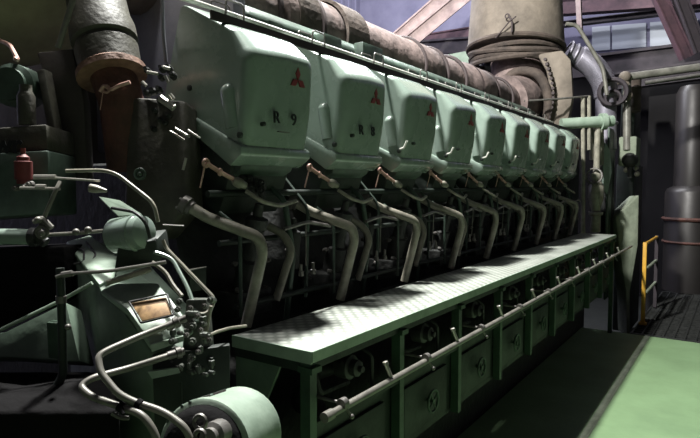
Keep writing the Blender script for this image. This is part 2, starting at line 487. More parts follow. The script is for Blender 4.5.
# brass-ish linkage with a pale knob
p5 = MB()
l = [P(206,163,a=1.6), P(220,172,a=1.59), P(233,179,a=1.58)]
p5.tube(l, .009, .01, 8); p5.ring(l[0],(1,0,0),.013,.006,12,6); p5.ring(l[1],(1,.3,0),.010,.006,12,6); p5.rod(P(205,165,a=1.6),P(200,188,a=1.62),.003,6)
part(p5,'rack_linkage','copper')
p6 = MB(); c=P(239,183,a=1.57); dd=(P(246,186,a=1.56)-c).normalized(); p6.lathe(c,dd,[(-.025,.012),(-.012,.019),(.008,.02),(.016,.015),(.03,.013)],14)
part(p6,'injector_cap','pipe_paint',True)
# fuel pump body and dark clutter
p7 = MB()
p7.lathe(W(1.66,Y0+.12,-.42),(0.25,0,1),[(0,.05),(.12,.05),(.13,.035),(.25,.035),(.26,.045),(.3,.045),(.31,.02),(.36,.018)],16)
p7.abox(1.60,1.78,Y0+.02,Y0+.22,-.52,-.42,.01)
p7.lathe(W(1.60,Y0+.36,-.36),(0,0,1),[(0,.025),(.1,.025),(.12,.03),(.16,.03),(.17,.012),(.22,.012)],12)
part(p7,'fuel_pump','block_dark')
p8 = MB()
p8.tube([W(1.70,Y0+.28,.02),W(1.60,Y0+.30,-.06),W(1.58,Y0+.33,-.3),W(1.62,Y0+.33,-.58)],.013,.04,10)
p8.tube([W(1.72,Y0+.42,.05),W(1.6,Y0+.46,-.1),W(1.6,Y0+.44,-.5)],.008,.04,8)
p8.tube([W(1.64,Y0-.03,-.1),W(1.56,Y0+.0,-.16),W(1.56,Y0+.0,-.5)],.007,.04,8)
unit += build_each(p8,'lube_pipe','green_engine',eng)
# wiring glints / bolts on the block
p9 = MB()
for k in range(9):
    y = Y0+random.uniform(0,.55); z = random.uniform(-.45,.0)
    p9.lathe(W(1.64+random.uniform(-.08,.04),y,z),(1,random.uniform(-.4,.2),random.uniform(-.2,.6)),[(-.012,.011),(.008,.011),(.01,.006),(.018,.006)],8)
unit += build_each(p9,'coupling_bolt','dull_steel',eng)
for i in range(1,9):
    for o in unit: dup(o,(0,PITCHY*i,0),eng)
# long header pipes running along the block
m = MB(); m.rod(W(1.60,1.45,-.215),W(1.60,6.9,-.215),.012,10); m.rod(W(1.66,1.45,-.03),W(1.66,6.9,-.03),.014,10); m.rod(W(1.57,1.5,-.46),W(1.57,6.9,-.46),.012,10)
build_each(m,'header_pipe','green_dark',eng)

# ------------------------------------------------------------------ service platform
pf = thing('service_platform', 'long raised walkway with pale chequer plate top along the engine side', 'platform', W(1.28,1.38,-1.6))
ZP = -.524
t = MB(); t.abox(1.10,1.455,1.38,6.62,ZP-.012,ZP,.002); t.build('tread_plate','chequer_plate',pf)
t = MB(); t.abox(1.095,1.102,1.375,6.625,ZP-.035,ZP+.001); t.abox(1.10,1.455,1.372,1.38,ZP-.04,ZP+.001); t.build('plate_edge','green_pale',pf)
for i in range(10):
    y = 1.385+i*.58
    t = MB(); t.abox(1.115,1.155,y,y+.035,(-1.6 if i in (0,9) else -1.12),ZP-.012); t.abox(1.10,1.16,y-.008,y+.043,-.60,-.58); t.build('post','green_frame',pf)
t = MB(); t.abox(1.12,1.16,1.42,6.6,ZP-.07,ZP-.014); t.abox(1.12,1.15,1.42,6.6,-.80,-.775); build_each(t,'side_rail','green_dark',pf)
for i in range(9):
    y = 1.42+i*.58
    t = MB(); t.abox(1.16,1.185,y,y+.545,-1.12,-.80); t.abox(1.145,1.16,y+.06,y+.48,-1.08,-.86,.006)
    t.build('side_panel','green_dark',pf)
    h = MB(); c = W(1.145,y+.27,-.97); h.ring(c+Vector((.03,0,0)),(1,0,0),.05,.006,16,6); h.rod(c,c+Vector((.035,0,0)),.01,8)
    for k in range(4): h.rod(c+Vector((.03,0,0)),c+Vector((.03,.05*math.cos(k*PI/2+.5),.05*math.sin(k*PI/2+.5))),.004,6)
    h.build('handwheel','green_frame',pf)
    h = MB(); c = W(1.2,y+.25,-.66); h.lathe(c,(1,0,0),[(0,.045),(.05,.045),(.055,.03),(.08,.03),(.085,.012),(.1,.012)],14)
    h.tube([W(1.22,y+.4,-.63),W(1.17,y+.42,-.66),W(1.17,y+.42,-.85)],.008,.02,8); h.tube([W(1.22,y+.1,-.6),W(1.18,y+.1,-.72),W(1.2,y+.3,-.74)],.01,.02,8)
    h.build('drain_cock','block_dark',pf)
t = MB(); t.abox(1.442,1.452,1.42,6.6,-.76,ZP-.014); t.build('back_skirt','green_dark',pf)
# near end: frame, gusset plate, lower panel
t = MB(); t.abox(1.155,1.455,1.385,1.41,-.60,ZP-.012); t.abox(1.155,1.455,1.385,1.41,-.90,-.86); build_each(t,'end_rail','green_dark',pf)
t = MB(); zs=lambda z:z
t.plate([W(1.455,1.39,ZP-.02),W(1.22,1.39,ZP-.02),W(1.345,1.39,-.80),W(1.33,1.39,-.88),W(1.455,1.39,-.88)],.012); t.build('gusset_plate','green_mid',pf)
t = MB(); t.abox(1.155,1.455,1.40,1.42,-1.6,-.88); t.build('end_panel','green_dark',pf)
t = MB(); t.tube([W(1.24,1.6,-.84),W(1.30,1.6,-.70),W(1.20,1.75,-.66)],.03,.06,12); t.ball(W(1.32,1.62,-.8),.06); t.build('drain_cock','block_dark',pf)

# ------------------------------------------------------------------ handrail-like pipe beside the platform
hp = thing('side_pipe', 'slim grey pipe with clamps running along the walkway side', 'pipe', W(1.02,1.5,-2.1))
pz = -.69
t = MB(); t.rod(P(326,417,a=1.02), W(1.02,7.15,pz), .0125, 14); t.lathe(P(326,417,a=1.02),(0,1,0),[(-.012,.010),(-.01,.017),(.03,.017),(.032,.0125)],14); t.build('pipe_run','pipe_grey',hp)
y = P(391,380,a=1.02).y
for k in range(9):
    yy = y + k*.58
    if k%1==0:
        t = MB(); t.tube([W(1.02,yy,pz),W(1.035,yy-.01,pz+.045)],.008,0,8); t.lathe(W(1.035,yy-.01,pz+.045),(-.3,-.1,1),[(0,.011),(.012,.011),(.014,.007)],8); t.build('pipe_nipple','steel',hp)
    t = MB(); yc = yy-.30
    t.lathe(W(1.02,yc,pz),(0,1,0),[(-.012,.018),(.012,.018)],14); t.rod(W(1.02,yc,pz),W(1.0,yc+.02,pz-.045),.005,8); t.rod(W(1.02,yc,pz),W(1.12,yc,pz),.006,8); t.ball(W(1.0,yc+.02,pz-.045),.009)
    t.build('pipe_clamp','dull_steel',hp)

# ------------------------------------------------------------------ far end: exhaust duct, turbocharger, pipes
dct = thing('exhaust_duct', 'wide beige lagged exhaust duct rising above the far end of engine', 'duct', P(515,60,Y=7.4))
c = P(515,47,Y=7.4)
m = MB(); m.lathe((c.x,c.y,c.z),(0,0,1),[(0,.61),(.5,.575),(1.0,.545),(2.5,.53)],36)
m.build('duct_lagging','lagging_pale',dct,smooth=True)
m = MB(); hk = P(512,22,Y=6.76); m.tube([hk+Vector((-.04,0,.09)),hk,hk+Vector((.0,0,-.12))],.012,.02,8); m.tube([hk+Vector((-.2,0,-.16)),hk+Vector((-.02,-.02,.01)),hk+Vector((.05,0,.06))],.008,.02,8); m.ring(hk+Vector((-.06,0,.08)),(0,1,0),.025,.008,12,6)
m.build('lifting_hook','band_dark',dct)
m = MB(); 
for j in range(5): m.ring((c.x,c.y,c.z-.04-.05*j),(.08*math.sin(j*2),.1*math.cos(j*3),1),.60-.015*j+.01*math.sin(j*5),.035,36,8)
m.build('crumpled_joint','lagging_brown',dct)

tb = thing('turbocharger', 'brown lagged turbocharger casing beneath the beige duct', 'turbocharger', P(520,150,Y=7.3))
m = MB()
e0 = W(2.4,6.55,.975); 
m.tube([W(2.4,6.62,.975), W(2.36,7.0,1.0), P(520,88,Y=7.3), P(516,52,Y=7.45)], .34, .4, 28)
m.build('inlet_elbow','lagging',tb,smooth=True)
m = MB(); 
for k in range(14):
    a_ = k/13; pt = P(546+8*math.sin(a_*PI*.9),60+62*a_,Y=6.95); m.rod(pt,pt+Vector((.0,-.05,0)),.02,6)
build_each(m,'flange_bolt','band_dark',tb)
m = MB()
pts = [P(537,54,Y=7.0),P(562,50,Y=7.05),P(571,60,Y=7.05),P(573,95,Y=7.05),P(566,132,Y=7.05),P(545,132,Y=7.0),P(552,98,Y=7.0),P(546,70,Y=7.0)]
m.plate(pts,.35,.02); m.build('outlet_casing','lagging_pale',tb)
m = MB(); m.tube([P(498,95,Y=6.95),P(512,70,Y=6.9),P(540,72,Y=6.9),P(550,100,Y=6.92),P(545,128,Y=6.95)],.055,.2,14); m.build('casing_rim','lagging_brown',tb)
m = MB(); m.box(tuple(P(470,140,Y=7.6)),tuple(P(572,60,Y=8.1)),.05); m.build('turbine_housing','block_dark',tb)
m = MB(); m.box(tuple(P(565,330,Y=7.3)),tuple(P(500,130,Y=7.9)),.05); m.build('pedestal','block_dark',tb)

fd = thing('flexible_duct','silver corrugated flexible duct bending down right of the beige duct','duct',P(603,150,D=7.4))
m = MB()
path = fillet([P(568,52,D=7.4),P(590,62,D=7.4),P(606,84,D=7.4),P(606,150,D=7.4)],.35,10)
m.tube(path, .13, 0, 20)
for k in range(0,len(path)-1): 
    for s_ in (0,.5):
        q = path[k].lerp(path[k+1],s_); m.ring(q,(path[k+1]-path[k]),.135,.018,20,6)
m.build('corrugated_hose','silver_foil',fd)
m = MB(); m.rod(P(606,150,D=7.4),P(606,235,D=7.4),.1,14); m.build('down_pipe','block_dark',fd)
m = MB(); m.ring(P(613,92,D=7.2),(.3,-1,0),.16,.03,20,6); m.ring(P(613,98,D=7.2),(.3,-1,0),.09,.02,20,6); build_each(m,'hose_clamp','beam_dark',fd)

def pipe_thing(name,label,cat,paths,r,mt,fr=.08,pn='pipe_run'):
    o = thing(name,label,cat,paths[0][-1])
    m = MB()
    for p_ in paths: m.tube(p_,r,fr,12)
    m.build(pn,mt,o)
    return o
o = pipe_thing('horizontal_pipe','thick pale green horizontal pipe just beyond the last cylinder cover','pipe',[[P(561,124,D=6.7),P(613,121,D=6.7)]],.066,'green_pale')
m = MB(); m.lathe(P(603,121.6,D=6.7),(P(613,121,D=6.7)-P(561,124,D=6.7)),[(-.03,.1),(.03,.1)],16); m.build('pipe_flange','green_pale',o)
o = thing('guard_rail','thin grey guard rail with two posts over the thick green pipe','railing',P(583,118,D=6.9))
m = MB(); m.tube([P(524,101,D=6.55),P(556,99,D=6.55),P(589,96,D=6.7)],.012,0,8); m.build('top_bar','dull_steel',o)
m = MB(); m.rod(P(583,96,D=6.7),P(583,235,D=6.7),.025,8); m.build('post','pipe_paint',o)
m = MB(); m.rod(P(589,96,D=6.7),P(589,150,D=6.7),.022,8); m.build('post','pipe_paint',o)
# vertical valve stack
o = thing('valve_stack','pale green vertical pipe with stacked valves at the far engine corner','valve',P(595,232,D=6.8))
m = MB(); b0 = P(595,232,D=6.8); h_ = (P(595,125,D=6.8)-b0).length
m.lathe(b0,(0,0,1),[(0,.06),(.2,.06),(.21,.085),(.24,.085),(.25,.05),(.42,.09),(.55,.09),(.62,.05),(.66,.08),(.7,.08),(.71,.04),(.9,.035),(h_,.035)],16)
m.build('valve_body','pipe_paint',o,smooth=True)
m = MB(); m.ring(P(594,176,D=6.7),(0,-1,.1),.09,.012,16,6); m.rod(P(594,176,D=6.7),P(594,176,D=6.85),.012,8); m.build('handwheel','dull_steel',o)
o = thing('bracket_panel','narrow curved green panel right of the valve stack','panel',P(611,232,D=7.0))
m = MB(); m.plate([P(605,142,D=7.0),P(610,150,D=7.0),P(612,172,D=7.0),P(607,195,D=7.0),P(603,188,D=7.0),P(603,160,D=7.0)],.04,.005); m.build('curved_plate','green_enamel',o)
m = MB(); m.box(tuple(P(603,300,D=7.2)),tuple(P(616,130,D=7.4)),.02); m.build('backing_column','green_engine',o)
m = MB(); m.rod(P(592,128,D=6.9),P(592,160,D=6.9),.03,8); m.rod(P(601,128,D=6.95),P(601,165,D=6.95),.035,8); build_each(m,'stub_pipe','pipe_paint',o)
# pale junction box
o = thing('junction_box','pale grey-green wall box with a dark dome beside the doorway','box',P(629,166,D=7.4))
m = MB(); m.box(tuple(P(618,166,D=7.35)),tuple(P(641,138,D=7.5)),.02); m.build('box_body','concrete',o)
m = MB(); m.ball(P(630,160,D=7.3),.1); m.rod(P(630,160,D=7.3),P(630,178,D=7.3),.03,8); m.build('dome_lamp','block_dark',o)
m = MB(); 
for (u,v) in ((636,168),(637,174),(626,170)): m.ball(P(u,v,D=7.35),.035)
build_each(m,'cable_gland','pipe_paint',o)
o = thing('machinery_column','dark steel machine column under the pale junction box','column',P(628,300,D=7.7))
m = MB(); m.box(tuple(P(612,330,D=7.8)),tuple(P(643,166,D=8.2)),.02); m.box(tuple(P(620,138,D=7.8)),tuple(P(642,78,D=8.1)),.03); m.build('column_body','green_dark',o)
m = MB(); m.rod(P(633,112,D=7.6),P(633,78,D=7.6),.1,16); m.ring(P(633,88,D=7.6),(0,0,1),.1,.015,16,6); m.build('lagged_stub','lagging_brown',o)
# tapered concrete pier
o = thing('support_leg','pale tapered support leg standing at the far end of walkway','support',P(630,335,D=7.3))
m = MB(); m.plate([P(616,217,D=7.2),P(639,195,D=7.2),P(638,245,D=7.2),P(630,292,D=7.2),P(630,334,D=7.2),P(627,334,D=7.2),P(626,292,D=7.2),P(619,245,D=7.2)],.25,.01); m.build('leg_plate','concrete',o)

# steam pipe on the right with its end tee
o = thing('overhead_pipe','pale horizontal pipe above the dark doorway, with a valve at its left end','pipe',P(627,140,D=7.3))
m = MB(); m.tube([P(627,150,D=7.3),P(627,77,D=7.3),P(760,59,D=6.9)],.05,.05,14); m.build('pipe_run','pipe_grey',o)
m = MB(); m.tube([P(645,83,D=7.5),P(760,67,D=7.1)],.03,0,10); m.build('lower_pipe','dull_steel',o)
m = MB(); m.ball(P(625,77,D=7.25),.075); m.rod(P(618,82,D=7.2),P(628,84,D=7.2),.03,8); m.ball(P(628,96,D=7.25),.06); m.build('end_fitting','lagging_pale',o)

# dark doorway and cylinders beyond
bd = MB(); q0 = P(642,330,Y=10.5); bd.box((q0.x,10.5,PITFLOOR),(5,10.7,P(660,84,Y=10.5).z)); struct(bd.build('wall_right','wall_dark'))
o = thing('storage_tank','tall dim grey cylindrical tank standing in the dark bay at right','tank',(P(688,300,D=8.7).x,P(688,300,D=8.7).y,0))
bp_ = WORLD_OF[o.name]
m = MB(); m.lathe(bp_,(0,0,1),[(0,.36),(1.5,.36),(1.56,.33),(1.6,.25),(3.0,.25),(3.1,.2)],28); m.build('shell','tank_grey',o,smooth=True)
m = MB(); m.ring(bp_+Vector((0,0,1.1)),(0,0,1),.37,.03,28,6); m.ring(bp_+Vector((0,0,.75)),(0,0,1),.37,.02,28,6); build_each(m,'hoop','rust_dark',o)

# yellow railing
o = thing('yellow_railing','short yellow railing of a flat post and three bars by the green floor','railing',W(.898,7.29,-1.6))
m = MB(); A = W(.898,7.29,-1.6); m.box((A.x-.021,A.y-.021,0),(A.x+.021,A.y+.021,.95),.006); m.box((A.x-.04,A.y-.04,-.01),(A.x+.04,A.y+.04,.012)); m.build('post','yellow_paint',o)
for z in (.93,.62,.33):
    m = MB(); m.tube([A+Vector((0,0,z)),A+Vector((0,1.1,z))],.018,0,8); m.build('rail_bar','yellow_paint' if z>.9 else 'concrete',o)
m = MB(); m.box((A.x-.02,A.y+1.08,0),(A.x+.02,A.y+1.12,.95)); m.build('post','beam_dark',o)

# ------------------------------------------------------------------ roof steel and windows at the back
def beam(name,label,p0,p1,w_,h_,mt,group=None):
    p0,p1 = Vector(p0),Vector(p1); d=(p1-p0); L_=d.length; d.normalize()
    s_=d.cross(Vector((0,0,1))).normalized() if abs(d.z)<.98 else Vector((1,0,0)); u=s_.cross(d)
    def bar(mb,o_,ww,hh):
        A=[p0+s_*x*ww/2+u*(y*hh/2)+u*o_ for x,y in((-1,-1),(1,-1),(1,1),(-1,1))]
        mb.poly_solid(A,[q+d*L_ for q in A])
    mb=MB(); bar(mb,h_/2,w_,h_*.14); bar(mb,-h_/2,w_,h_*.14); bar(mb,0,w_*.2,h_)
    return tag(mb.build(name,mt,None,origin=p0),label,'beam',group)
beam('roof_brace','brown diagonal roof brace, lower of two rising left of the beige duct',P(404,46,D=10),P(486,-22,D=10),.12,.22,'beam_brown')
beam('roof_brace','brown diagonal roof brace, upper of two above the lagged manifold',P(396,38,D=10.3),P(462,-20,D=10.3),.12,.18,'beam_brown')
beam('roof_beam','pinkish horizontal beam crossing behind the brown braces',P(395,44,Y=11.6),P(480,31,Y=11.6),.1,.2,'beam_red')
beam('roof_beam','dark horizontal beam left of the beige duct, above the pale panel',P(400,50,Y=11.0),P(500,43,Y=11.0),.15,.28,'beam_dark')
beam('roof_beam','reddish horizontal roof beam at top right of the duct',P(560,6,Y=10.9),P(760,-10,Y=10.9),.2,.3,'beam_red')
beam('crane_girder','dark horizontal girder above the row of back windows',P(560,25,Y=11.6),P(760,1,Y=11.6),.15,.09,'beam_dark')
beam('crane_girder','deep dark girder below the row of back windows',P(560,70,Y=11.2),P(780,44,Y=11.2),.2,.34,'beam_dark')
beam('crane_girder','lowest dark girder just above the pale overhead pipe',P(600,84,Y=10.2),P(780,60,Y=10.2),.2,.24,'beam_dark')
beam('steel_strut','reddish slanting steel strut crossing the back windows',P(655,-12,D=8.9),P(687,58,D=8.9),.14,.16,'beam_red')
beam('steel_strut','dark slanting steel strut at the right end of back windows',P(676,-12,D=8.8),P(700,52,D=8.8),.14,.16,'beam_dark')
beam('steel_strut','grey upright strut right of the beige duct top',P(578,-10,D=9.5),P(580,30,D=9.5),.08,.08,'beam_brown')
o = pipe_thing('slanted_pipe','thin grey pipe slanting down beside the silver flexible duct','pipe',[[P(566,24,D=7.0),P(577,25,D=7.0),P(603,68,D=7.0),P(607,95,D=7.0)]],.025,'pipe_grey')
for n_,(x0,x1) in enumerate(((592,610),(612,646),(650,676),(679,698))):
    D_=11.3
    m = MB(); y_t=lambda x:27-.08*(x-592)
    pts=[P(x0,y_t(x0)+24,Y=11.95),P(x1,y_t(x1)+24,Y=11.95),P(x1,y_t(x1),Y=11.95),P(x0,y_t(x0),Y=11.95)]
    m.plate(pts,.03); w_=struct(m.build('window_%d'%(n_+1),'window_glow'))
# lower dark cladding of back wall
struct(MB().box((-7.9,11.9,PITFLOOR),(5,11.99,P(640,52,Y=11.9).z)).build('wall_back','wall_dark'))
m = MB(); m.plate([P(440,56,D=10.4),P(472,50,D=10.4),P(472,76,D=10.4),P(440,72,D=10.4)],.05); tag(m.build('wall_panel','green_pale',None,origin=P(456,70,D=10.4)),'small pale grey-green panel left of the beige duct','panel')
# lower-left dark mass behind the far left bank
# ------------------------------------------------------------------ NEAR LEFT
# engine front housing (dark)
fr = eng
m = MB(); m.abox(1.95,6.0,1.50,1.9,-2.1,-.02,.02); m.build('rear_plate','block_dark',fr)
m = MB(); m.abox(2.03,3.5,1.95,2.04,.20,1.9,.02); m.build('cooler_casing','sheet_grey',fr)
m = MB(); m.tube([P(162,-30,D=2.3),P(163,30,D=2.3),P(166,62,D=2.3)],.008,.05,8); m.build('vent_pipe','sheet_grey',fr)
m = MB(); m.abox(3.2,6.0,1.75,2.1,-.05,1.6,.05); m.build('end_casing','plate_brown',fr)
m = MB(); pts=[P(128,96,D=2.15),P(186,100,D=2.15),P(190,205,D=2.1),P(160,240,D=2.1),P(122,215,D=2.15)]
m.plate(pts,.15,.02); m.build('olive_cover','bellows',fr)
m = MB(); m.ring(P(140,174,D=2.1),(.6,-.8,0),.018,.006,16,6); m.ball(P(140,174,D=2.1),.01); m.build('plug_wheel','green_engine',fr)
m = MB()
for (u0,v0,u1,v1,r_) in ((147,72,158,74,.006),(163,67,170,69,.006),(165,76,168,82,.006),(160,98,174,108,.014),(142,82,146,86,.007),(170,94,174,99,.006),(186,158,183,170,.005),(170,131,184,140,.004),(175,128,190,137,.004),(188,130,200,138,.004)):
    m.rod(P(u0,v0,D=2.05),P(u1,v1,D=2.05),r_,8)
build_each(m,'stud','steel',fr)
m = MB()
for k in range(26):
    u_,v_ = random.uniform(142,182),random.uniform(66,130)
    if u_>176-(v_-66)*.1: continue
    m.lathe(P(u_,v_,D=2.14),(.5,-.8,.2),[(-.02,.012),(.0,.012),(.002,.007),(.02,.007)],8)
build_each(m,'valve_gear_bolt','block_dark',fr)
m = MB()
for k in range(40):
    u_ = random.uniform(172,262); v_ = 94+(u_-168)*.69+random.uniform(4,26)
    m.lathe(P(u_,v_+10,D=2.25),(.5,-.8,.4),[(-.05,.014),(.0,.014),(.002,.008),(.02,.008)],8)
build_each(m,'push_rod_seat','block_dark',fr)

# big lagged bulb, top left
o = thing('lagged_casing','big olive-brown lagged casing filling the top left corner','casing',P(10,60,D=2.4))
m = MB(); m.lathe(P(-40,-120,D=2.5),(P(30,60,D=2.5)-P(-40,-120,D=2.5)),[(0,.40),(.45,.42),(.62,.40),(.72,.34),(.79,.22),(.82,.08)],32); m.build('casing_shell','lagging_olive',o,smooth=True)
m = MB(); m.rod(P(76,-10,D=2.1),P(58,48,D=2.1),.011,10); m.build('tie_rod','pipe_grey',o)
m = MB(); m.tube([P(-5,38,D=2.2),P(10,45,D=2.15),P(18,60,D=2.1)],.008,.02,8); m.lathe(P(17,58,D=2.1),(.7,-.5,-.3),[(0,.008),(.02,.01),(.03,.006)],8); m.build('drain_nipple','copper',o)
# slanted brown strut
o = thing('slanted_bracket','dark brown slanted bracket plate between the casing and rusty pipe','bracket',P(70,180,D=2.2))
m = MB(); m.plate([P(36,52,D=2.2),P(72,48,D=2.2),P(84,100,D=2.2),P(88,180,D=2.2),P(64,180,D=2.2),P(50,100,D=2.2)],.06,.01); m.build('bracket_plate','plate_brown',o)
m = MB(); m.plate([P(36,70,D=2.12),P(44,68,D=2.12),P(64,176,D=2.12),P(56,178,D=2.12)],.06,.006); m.build('bracket_flange','bellows',o)
# bellows and rusty pipe
o = thing('exhaust_branch','banded exhaust pipe with a rusty flange, left of the first cover','pipe',P(122,160,D=2.2))
A,B = P(92,-20,D=2.3),P(112,74,D=2.2)
ax=(B-A); L_=ax.length
m = MB(); m.lathe(A,ax,[(0,.11),(L_*.45,.115),(L_*.55,.125),(L_*.68,.125),(L_*.70,.112),(L_*.73,.112),(L_*.75,.12),(L_*.98,.115)],28); m.build('bellows_pipe','bellows',o,smooth=True)
m = MB(); m.lathe(B-ax.normalized()*.02,ax,[(0,.118),(.01,.13),(.035,.13),(.04,.10)],28); m.build('flange','rust',o)
m = MB(); m.tube([B,P(122,100,D=2.2),P(130,170,D=2.25)],.085,.1,20); m.build('rusty_pipe','rust_dark',o,smooth=True)
m = MB(); m.tube([P(100,92,D=2.08),P(104,85,D=2.08),P(111,90,D=2.08),P(118,86,D=2.08),P(130,82,D=2.08)],.007,.01,8); m.ring(P(106,89,D=2.08),(.5,-.8,0),.013,.005,12,6); m.rod(P(103,92,D=2.08),P(100,110,D=2.1),.002,6); m.build('wire_clamp','copper',o)

# green cabinet with red valve, far left
o = thing('control_cabinet','dull green cabinet with painted letters at the left edge','cabinet',P(20,225,D=1.95))
m = MB(); m.plate([P(-60,156,D=1.95),P(48,150,D=1.95),P(50,214,D=1.95),P(-60,222,D=1.95)],.2,.01); m.build('cabinet_body','green_engine',o)
m = MB(); m.plate([P(-60,132,D=1.97),P(46,124,D=1.97),P(48,150,D=1.97),P(-60,158,D=1.97)],.2,.008); m.build('top_panel','bellows',o)
m = MB(); m.lathe(P(27,125,D=2.0),(0,0,1),[(0,.03),(.1,.03),(.12,.02),(.14,.02)],14); m.build('filter_bowl','bellows',o)
rotc = RM.copy()
text('wr', .085, P(8,145,D=1.94), rotc, 'black_letter', o, 'lettering', .001, .003)
m = MB(); c=P(12,85,D=2.1); m.lathe(c,(.6,-.8,0),[(-.1,.08),(0,.08),(.01,.06),(.03,.06)],20); m.build('round_cap','green_engine',o)
o = thing('red_valve','small dark red valve on the green cabinet at left','valve',P(24,184,D=1.88))
m = MB(); b_=P(24,184,D=1.9); m.lathe(b_,(0,0,1),[(0,.022),(.015,.022),(.016,.028),(.075,.028),(.077,.02),(.09,.02),(.1,.008),(.12,.008)],14); m.build('valve_body','valve_red',o)
m = MB(); 
for u_,v_ in ((15,188),(24,187),(29,184)): m.lathe(P(u_,v_,D=1.86),(.6,-.8,0),[(-.02,.01),(.0,.01),(.002,.006),(.012,.006)],8)
build_each(m,'union_nut','dull_steel',o)
# green horizontal pipe at left edge
o = thing('green_pipe','smooth pale green horizontal pipe entering at the left edge','pipe',P(0,240,D=1.8))
m = MB(); m.tube([P(-60,236,D=1.8),P(31,237,D=1.8)],.026,0,20); m.build('pipe_run','green_enamel',o,smooth=True)
m = MB(); m.lathe(P(31,237,D=1.8),(P(40,237,D=1.8)-P(31,237,D=1.8)),[(0,.03),(.02,.03),(.022,.018),(.04,.018)],16); m.build('end_joint','block_dark',o)
# control linkage
o = thing('control_linkage','grey jointed control rods beside the green horizontal pipe','linkage',P(40,240,D=1.8))
m = MB()
m.tube([P(38,232,D=1.78),P(56,190,D=1.78),P(60,182,D=1.8)],.007,.01,8)
m.tube([P(34,222,D=1.77),P(42,218,D=1.77),P(52,228,D=1.77)],.009,.01,8)
m.tube([P(46,235,D=1.78),P(80,233,D=1.78),P(112,230,D=1.78)],.006,.01,8)
m.ring(P(42,232,D=1.77),(.5,-.8,0),.018,.006,14,6)
for (u_,v_) in ((38,220),(42,233),(76,232),(88,230)): m.ball(P(u_,v_,D=1.76),.011)
m.build('link_rods','pipe_grey',o)
m = MB(); m.tube([P(30,232,D=1.80),P(46,243,D=1.80)],.017,0,10); m.build('pivot_block','block_dark',o)
o = thing('tie_rods','bright steel rods with collars in front of the green cabinet','rod',P(60,192,D=1.85))
m = MB(); m.rod(P(34,177,D=1.85),P(56,177,D=1.85),.008,8); m.rod(P(56,178,D=1.85),P(100,181,D=1.85),.004,8); m.rod(P(36,187,D=1.83),P(46,187,D=1.83),.009,8); m.rod(P(20,188,D=1.83),P(60,189,D=1.83),.005,8); build_each(m,'rod','steel',o)
m = MB(); m.lathe(P(90,188,D=1.83),P(107,191,D=1.83)-P(90,188,D=1.83),[(0,.014),(.02,.014),(.055,.005)],12); m.build('pointed_cap','pipe_paint',o)
o = pipe_thing('bent_tube','thin pale tube arching over the green drum','tube',[[P(66,171,D=1.8),P(112,170,D=1.8),P(154,203,D=1.75),P(158,222,D=1.75)]],.006,'pipe_paint',.05,'tube_run')

# green drum
o = thing('actuator_drum','small green drum lying above the engine casing','drum',P(138,256,D=1.75))
A,B = P(116,236,D=1.78),P(152,231,D=1.72)
m = MB(); m.lathe(A,B-A,[(0,.052),(.004,.056),(.085,.056),(.087,.059),(.094,.059),(.096,.054),(.118,.05),(.128,.035)],28); m.build('drum_shell','green_enamel',o,smooth=True)
m = MB(); m.lathe(A+(A-B).normalized()*.012,B-A,[(0,.03),(.005,.045),(.013,.055)],24); m.build('end_cap','block_dark',o)
m = MB(); m.tube([P(112,208,D=1.72),P(135,212,D=1.66),P(146,222,D=1.65),P(150,238,D=1.66)],.005,.03,8); m.build('strap','block_dark',o)
m = MB(); m.plate([P(118,244,D=1.72),P(156,240,D=1.72),P(160,262,D=1.74),P(114,270,D=1.74)],.12,.006); m.build('drum_bracket','green_dark',o)
o = thing('mounting_plate','light green sloping plate behind the green drum','plate',P(105,215,D=1.95))
m = MB(); m.plate([P(98,196,D=1.95),P(120,200,D=1.9),P(142,214,D=1.85),P(118,216,D=1.85)],.02,.003); m.build('plate','green_pale',o)

# lower-left casing with name plate
cs = thing('front_casing','light green front casing with rounded top edge and amber name plate','casing',W(1.7,1.0,-2.1))
def below(p,z): return Vector((p.x,p.y,z))
T = [P(66,242,D=2.15),P(92,236,D=2.2),P(150,262,D=2.1),P(205,322,D=1.95),P(212,345,D=1.72),P(152,352,D=1.58),P(126,312,D=1.64),P(100,288,D=1.75)]
m = MB(); m.slab(T, PITFLOOR, .018); m.build('casing_body','green_mid',cs,smooth=True)
m = MB(); m.plate([q+Vector((.0,0,.006)) for q in (P(66,243,D=2.14),P(90,236,D=2.19),P(118,258,D=2.04),P(114,279,D=1.85),P(99,286,D=1.765))],.02,.006); m.build('top_plate','green_pale',cs)
m = MB(); m.plate([P(100,290,D=1.72),P(112,283,D=1.78),P(158,282,D=1.78),P(170,298,D=1.7),P(196,330,D=1.62),P(150,346,D=1.56),P(128,312,D=1.62)],.02,.008); m.build('sloping_cover','green_pale',cs)
m = MB(); m.plate([P(131,303,D=1.60),P(166,296,D=1.62),P(172,314,D=1.58),P(142,321,D=1.56)],.008,.002); npl=m.build('name_plate','plate_amber',cs)
m = MB(); 
fr_=[P(129,302,D=1.597),P(167,294,D=1.617),P(174,315,D=1.575),P(141,323,D=1.553),P(129,302,D=1.597)]
m.tube(fr_,.003,.006,6); m.build('plate_frame','block_dark',cs)
m = MB(); m.tube([P(72,246,D=2.08),P(84,250,D=2.02),P(84,262,D=1.95),P(74,264,D=1.95)],.004,.02,6); m.tube([P(92,262,D=1.95),P(96,254,D=2.0),P(86,242,D=2.1)],.004,.02,6); build_each(m,'casting_seam','block_dark',cs)
m = MB(); m.plate([P(150,345,D=1.55),P(184,336,D=1.58),P(184,341,D=1.58),P(152,352,D=1.55)],.02); m.plate([P(148,372,D=1.53),P(178,368,D=1.55),P(180,373,D=1.55),P(152,379,D=1.53)],.03); build_each(m,'ledge','green_pale',cs)
